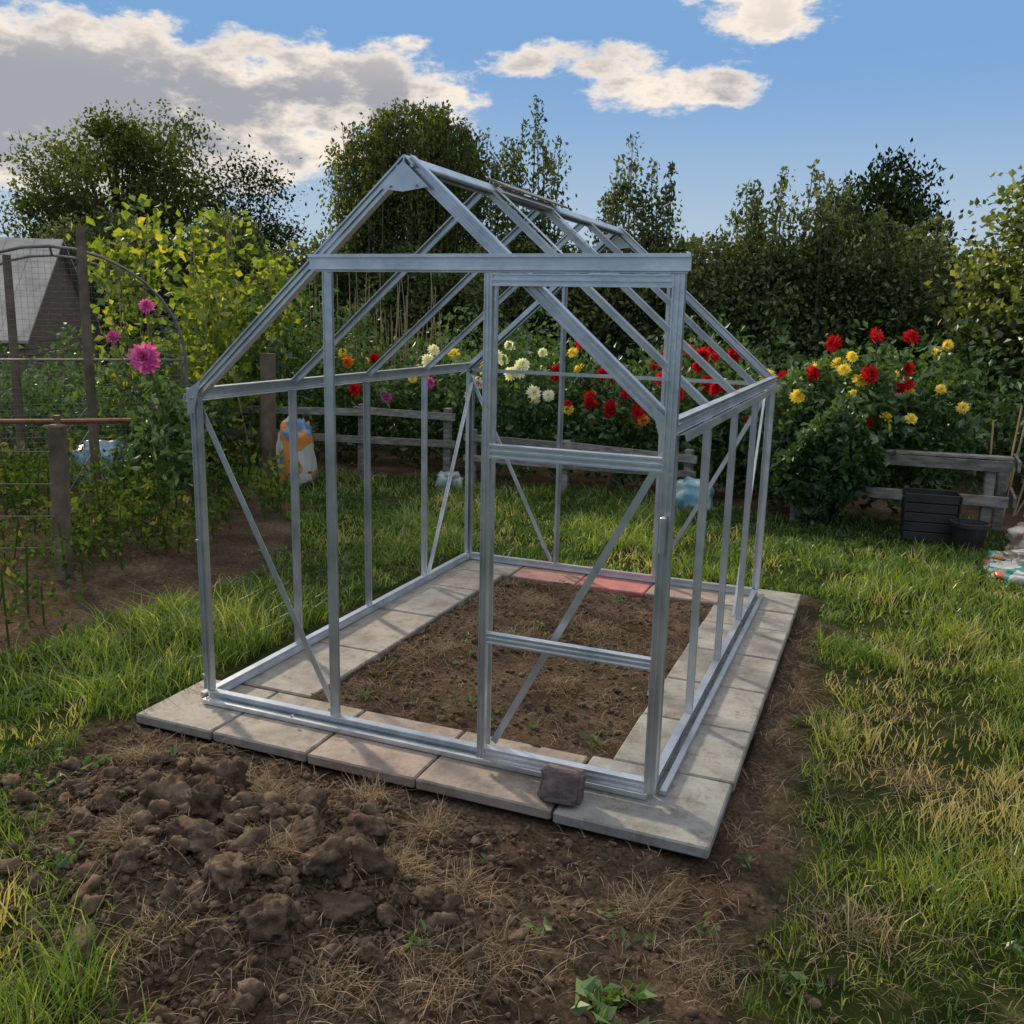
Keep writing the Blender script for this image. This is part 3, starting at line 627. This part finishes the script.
# ------------------------------------------------------------------ trees
def finish(t,name,mats): mb,b=t; return mb.build(name,mats,loc=tuple(b))
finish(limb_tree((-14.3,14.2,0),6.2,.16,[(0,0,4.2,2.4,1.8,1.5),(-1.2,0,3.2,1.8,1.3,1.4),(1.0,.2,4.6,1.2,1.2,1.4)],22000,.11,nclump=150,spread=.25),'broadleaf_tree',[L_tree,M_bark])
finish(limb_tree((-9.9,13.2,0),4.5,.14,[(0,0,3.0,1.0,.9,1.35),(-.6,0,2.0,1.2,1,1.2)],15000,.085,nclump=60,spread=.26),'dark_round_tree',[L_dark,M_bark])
mb=MB();cs=[];h0=[];h1=[]
for i in range(190):
    a=rng.uniform(0,2*math.pi);r=rng.random()**.5;x=1.40*r*math.cos(a);y=1.1*r*math.sin(a)
    cs.append((-5.45+x,12+y));h0.append(rng.uniform(.4,2.6));h1.append(5.12-.95*(r**3)-rng.random()*.22+.08*math.cos(x*6))
shoots(mb,cs,h0,h1,220,.085,.20,.15)
tube(mb,[(-5.45,12,-.1),(-5.45,12,1.5),(-5.45,12,3.8)],[.2,.16,.05],8,1)
mb.build('feathery_willow_tree',[L_tree,M_bark],loc=(-5.45,12,0))
def bushy(name,cx,cy,hgt,rx,ry,peaks,nleaf,mat=L_hedge):
    z=hgt*.42
    blobs=[(0,0,z,rx,ry,hgt*.42),(-rx*.35,0,hgt*.62,rx*.55,ry*.7,hgt*.25),(rx*.4,0,hgt*.6,rx*.5,ry*.7,hgt*.22)]
    mb,b=limb_tree((cx,cy,0),hgt,.09,blobs,nleaf,.08,nclump=80,spread=.2,up=.4)
    cs=[];h0=[];h1=[]
    for px,ph,k in peaks:
        for i in range(k):
            cs.append((cx+px+rng.normal()*.14,cy+rng.normal()*.2));h1.append(ph*rng.uniform(.80,1.02));h0.append(ph*.45)
    shoots(mb,cs,h0,h1,230,.08,.13,.12)
    mb.build(name,[mat,M_bark],loc=(cx,cy,0))
bushy('tall_slender_tree',-2.6,10,3.6,.7,.6,[(0,4.75,5),(.3,4.2,5),(-.35,4.1,4)],9000)
bushy('young_fruit_tree',-1.2,10.4,3.3,.8,.7,[(-.2,4.0,9),(.5,3.8,8)],11000)
bushy('hedge_tree',.8,10.2,3.2,1.0,.7,[(-.1,3.6,9),(.5,3.65,8),(-.4,3.1,5),(.9,3.3,5)],14000)
bushy('hedge_tree',2.1,10.3,2.9,1.0,.7,[(-.5,3.3,6),(.3,3.1,6),(.8,3.0,4)],14000)
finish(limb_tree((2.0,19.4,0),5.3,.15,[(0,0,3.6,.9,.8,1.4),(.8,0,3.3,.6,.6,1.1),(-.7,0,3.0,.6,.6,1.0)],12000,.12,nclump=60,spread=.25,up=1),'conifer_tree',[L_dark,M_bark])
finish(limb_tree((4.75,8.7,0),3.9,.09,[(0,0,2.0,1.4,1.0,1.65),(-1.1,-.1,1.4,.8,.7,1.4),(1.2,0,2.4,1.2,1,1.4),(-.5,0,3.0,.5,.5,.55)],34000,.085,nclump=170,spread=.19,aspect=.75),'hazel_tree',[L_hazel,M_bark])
def hedge(name,path,hfun,thick,n,ls,mat):
    mb=MB();path=np.array(path,float);seg=np.linalg.norm(np.diff(path,axis=0),axis=1);cum=np.r_[0,np.cumsum(seg)]
    t=rng.random(n)*cum[-1];x=np.interp(t,cum,path[:,0]);y=np.interp(t,cum,path[:,1]);hh=hfun(x,y)
    z=hh*rng.random(n)**.75;f=thick*(1-.5*(z/hh)**3)
    y=y+f*(rng.random(n)*2-1)+ 1.5*(fbm(x*1.7,z*1.7,3,3)-.5)
    top=z+rng.normal(size=n)*.06
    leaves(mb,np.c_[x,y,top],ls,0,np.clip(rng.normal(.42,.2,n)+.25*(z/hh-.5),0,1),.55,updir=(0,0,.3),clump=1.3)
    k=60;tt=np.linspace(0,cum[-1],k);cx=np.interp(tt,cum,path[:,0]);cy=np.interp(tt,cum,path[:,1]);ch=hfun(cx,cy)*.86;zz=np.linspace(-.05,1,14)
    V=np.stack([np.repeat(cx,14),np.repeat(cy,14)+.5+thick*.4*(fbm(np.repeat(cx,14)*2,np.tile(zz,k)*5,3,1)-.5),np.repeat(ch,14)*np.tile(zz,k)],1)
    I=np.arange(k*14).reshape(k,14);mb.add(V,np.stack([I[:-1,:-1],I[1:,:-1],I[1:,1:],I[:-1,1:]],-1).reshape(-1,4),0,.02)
    mb.build(name,[mat])
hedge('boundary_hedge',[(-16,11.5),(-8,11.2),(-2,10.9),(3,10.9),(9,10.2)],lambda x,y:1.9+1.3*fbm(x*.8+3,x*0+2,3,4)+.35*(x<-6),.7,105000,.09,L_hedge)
hedge('distant_hedge',[(-50,16),(-20,19),(-5,18),(10,17),(30,14)],lambda x,y:2.4+1.4*fbm(x*.4,x*0+5,3,5),.8,40000,.16,L_dark)
# ------------------------------------------------------------------ bags, crates, bits
def sack(name,loc,s,cols,rz=0,seed=1,sc=3):
    V,F=ico(4);Vb=np.sign(V)*np.abs(V)**.6;o=Vector((seed*5.,0,0))
    dsp=np.array([mnoise.noise(Vector(v)*2+o)*.28+abs(mnoise.noise(Vector(v)*4.5+o))*.25-abs(mnoise.noise(Vector(v)*9+o))*.1 for v in V]);Vb=Vb*(1+dsp)[:,None]*np.array(s)
    Vb[:,2]=np.maximum(Vb[:,2],-s[2]*.8);c_,s_=math.cos(rz),math.sin(rz);Vb=Vb@np.array([[c_,-s_,0],[s_,c_,0],[0,0,1]]).T
    mb=MB();mb.add(Vb+np.array([loc[0],loc[1],s[2]*.8-.06]),F);m,nt,out=newmat(name+'_plastic')
    n_=noise(nt,sc,2,.5);r=ramp(nt,[(.40+.2*i/(max(1,len(cols)-1)),c) for i,c in enumerate(cols)],n_.outputs['Fac']);r.color_ramp.interpolation='CONSTANT' if len(cols)>2 else 'LINEAR'
    b=N(nt,'ShaderNodeBsdfPrincipled');b.inputs['Roughness'].default_value=.35;nt.links.new(r.outputs[0],b.inputs['Base Color']);nt.links.new(b.outputs[0],out.inputs[0])
    return mb.build(name,[m],True)
sack('compost_sack',(-2.75,4.55),(.16,.11,.34),[(.42,.44,.44),(.50,.20,.05),(.10,.2,.36)],.4,1)
sack('blue_plastic_bag',(-4.35,3.75),(.26,.2,.22),[(.10,.25,.38),(.28,.42,.5)],.2,2,8)
sack('blue_plastic_bag',(1.0,5.2),(.18,.13,.15),[(.10,.26,.36),(.40,.5,.52)],.2,3,8)
sack('blue_plastic_bag',(-1.35,5.1),(.12,.08,.09),[(.14,.22,.25),(.32,.37,.37)],.2,4,8)
for i,(x,y,s,c) in enumerate([(3.50,3.95,(.22,.2,.06),[(.6,.6,.57),(.05,.3,.28),(.5,.12,.05)]),(3.62,4.25,(.2,.16,.08),[(.6,.6,.57),(.3,.25,.2),(.55,.55,.5)]),(3.42,4.35,(.12,.1,.05),[(.06,.3,.28),(.5,.5,.45),(.55,.2,.05)]),(3.8,3.9,(.2,.15,.08),[(.05,.25,.25),(.6,.6,.57),(.5,.12,.05)]),(3.72,4.75,(.22,.18,.13),[(.45,.43,.4),(.3,.22,.15),(.1,.35,.35)]),(3.35,4.1,(.07,.05,.03),[(.5,.2,.05),(.5,.5,.45)])]):
    sack('crumpled_plastic_sack',(x,y),s,c,i*.7,5+i,6)
mb=MB()
for k in range(5):
    z=.02+k*.075;s=.36+.006*k
    for r_ in range(2): 
        box(mb,(2.93,4.85+(-1)**r_*.13,z),(s,.012,.066),.1,0,.5);box(mb,(2.93+(-1)**r_*s/2,4.85,z),(.012,.27,.066),.1,0,.5)
    box(mb,(2.93,4.85,z-.03),(s,.27,.006),.1,0,.5)
mb.build('black_plastic_crates',[M_black])
mb=MB();a=np.linspace(0,2*math.pi,25)[:-1]
prof=[(.09,-.05),(.13,.16),(.14,.16),(.14,.19),(.125,.19),(.085,-.02)]
V=np.array([[r_*math.cos(t),r_*math.sin(t),z] for r_,z in prof for t in a])+np.array([3.2,4.62,0]);F=[[i*24+j,i*24+(j+1)%24,(i+1)*24+(j+1)%24,(i+1)*24+j] for i in range(5) for j in range(24)]
mb.add(V,F);mb.add(V[-24:],[list(range(24))]);mb.build('plant_pot',[M_black])
# ------------------------------------------------------------------ light
SAZ,SEL=math.radians(-58),math.radians(25)
sd=Vector((math.sin(SAZ)*math.cos(SEL),math.cos(SAZ)*math.cos(SEL),math.sin(SEL)))
sun=bpy.data.lights.new('sun','SUN');sun.energy=5.0;sun.angle=math.radians(3.5);sun.color=(1,.81,.56);so=bpy.data.objects.new('sun',sun);S.collection.objects.link(so)
so.rotation_euler=sd.to_track_quat('Z','Y').to_euler();so.location=(-10,10,12)
wd=bpy.data.worlds.new('World');S.world=wd;wd.use_nodes=True;nt=wd.node_tree;nt.nodes.clear()
try: wd.cycles.sampling_method='MANUAL'; wd.cycles.sample_map_resolution=512
except Exception: pass
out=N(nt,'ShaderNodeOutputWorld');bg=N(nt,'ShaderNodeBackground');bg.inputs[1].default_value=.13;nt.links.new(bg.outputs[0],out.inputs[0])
sky=N(nt,'ShaderNodeTexSky',sky_type='NISHITA');sky.sun_disc=False;sky.sun_elevation=SEL;sky.sun_rotation=SAZ;sky.air_density=1.1;sky.dust_density=.4;sky.ozone_density=1.5
tc=N(nt,'ShaderNodeTexCoord');sp=N(nt,'ShaderNodeSeparateXYZ');nt.links.new(tc.outputs['Generated'],sp.inputs[0])
def mth(op,a,b=None,c=None,clamp=False):
    m=N(nt,'ShaderNodeMath',operation=op,use_clamp=clamp)
    for i,v in enumerate((a,b,c)):
        if v is None: continue
        if hasattr(v,'links'): nt.links.new(v,m.inputs[i])
        else: m.inputs[i].default_value=v
    return m.outputs[0]
az=mth('MULTIPLY',mth('ARCTAN2',sp.outputs[0],sp.outputs[1]),57.2958);el=mth('MULTIPLY',mth('ARCSINE',sp.outputs[2]),57.2958)
cmb=N(nt,'ShaderNodeCombineXYZ');nt.links.new(mth('MULTIPLY',az,.17),cmb.inputs[0]);nt.links.new(mth('MULTIPLY',el,.34),cmb.inputs[1])
def wn(scale,det,rough,off=0):
    n=N(nt,'ShaderNodeTexNoise');n.inputs['Scale'].default_value=scale;n.inputs['Detail'].default_value=det;n.inputs['Roughness'].default_value=rough
    mp=N(nt,'ShaderNodeMapping');mp.inputs['Location'].default_value=(off,off*.7,off*.3);nt.links.new(cmb.outputs[0],mp.inputs[0]);nt.links.new(mp.outputs[0],n.inputs['Vector']);return n.outputs['Fac']
n1=wn(1.9,6,.60,3.1);n2=wn(1.1,3,.5,9.2)
dens=None
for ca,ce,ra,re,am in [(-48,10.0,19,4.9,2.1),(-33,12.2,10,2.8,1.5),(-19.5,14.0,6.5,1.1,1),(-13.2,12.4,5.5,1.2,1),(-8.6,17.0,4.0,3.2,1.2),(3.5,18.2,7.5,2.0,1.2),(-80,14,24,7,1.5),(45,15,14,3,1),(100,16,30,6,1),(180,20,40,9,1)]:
    u=mth('DIVIDE',mth('SUBTRACT',az,ca),ra);v=mth('DIVIDE',mth('SUBTRACT',el,ce),re)
    q=mth('SUBTRACT',1.0,mth('ADD',mth('MULTIPLY',u,u),mth('MULTIPLY',v,v)));q=mth('MAXIMUM',mth('MULTIPLY',q,am),-1.2)
    dens=q if dens is None else mth('MAXIMUM',dens,q)
def ss(a,b,x):
    m=N(nt,'ShaderNodeMapRange',interpolation_type='SMOOTHSTEP');m.inputs[1].default_value=a;m.inputs[2].default_value=b;nt.links.new(x,m.inputs[0]);return m.outputs[0]
over_fill=ss(24,38,el);dens=mth('MAXIMUM',dens,mth('SUBTRACT',mth('MULTIPLY',over_fill,1.6),1.0))  # bright cloud overhead and behind, out of view, added to lift ambient light
d=mth('ADD',mth('MULTIPLY',dens,.75),mth('MULTIPLY',mth('SUBTRACT',n1,.5),3.4))
alpha=ss(-.05,.65,d)
shade=ss(.25,1.25,mth('ADD',d,mth('MULTIPLY',mth('SUBTRACT',n2,.5),1.4)))
low=ss(17.0,11.5,el)
shade=mth('MULTIPLY',mth('MULTIPLY',shade,mth('SUBTRACT',1.0,over_fill)),mth('ADD',.3,mth('MULTIPLY',low,.7)))
cc=mixc(nt,shade,(7.8,6.9,5.9),(2.9,2.95,3.3))
cc=mixc(nt,ss(7.5,3.5,el),cc,(5.2,4.9,4.6))
cc=mixc(nt,over_fill,cc,(11.8,11.2,10.5))
hz=ss(15,1.5,el)
lim=mixc(nt,hz,(1.55,3.0,5.3),(3.7,4.6,5.4))
skc=mixc(nt,1.0,mixc(nt,hz,sky.outputs[0],(3.7,4.6,5.4)),lim,'DARKEN')
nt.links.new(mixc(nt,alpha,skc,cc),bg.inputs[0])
# ------------------------------------------------------------------ camera
cam=bpy.data.cameras.new('camera');co=bpy.data.objects.new('camera',cam);S.collection.objects.link(co)
co.location=CAM;co.rotation_euler=(1.3599,-.0229,.3891);cam.sensor_width=36;cam.lens=924.94/1024*36;cam.clip_end=3000;cam.clip_start=.05
S.camera=co
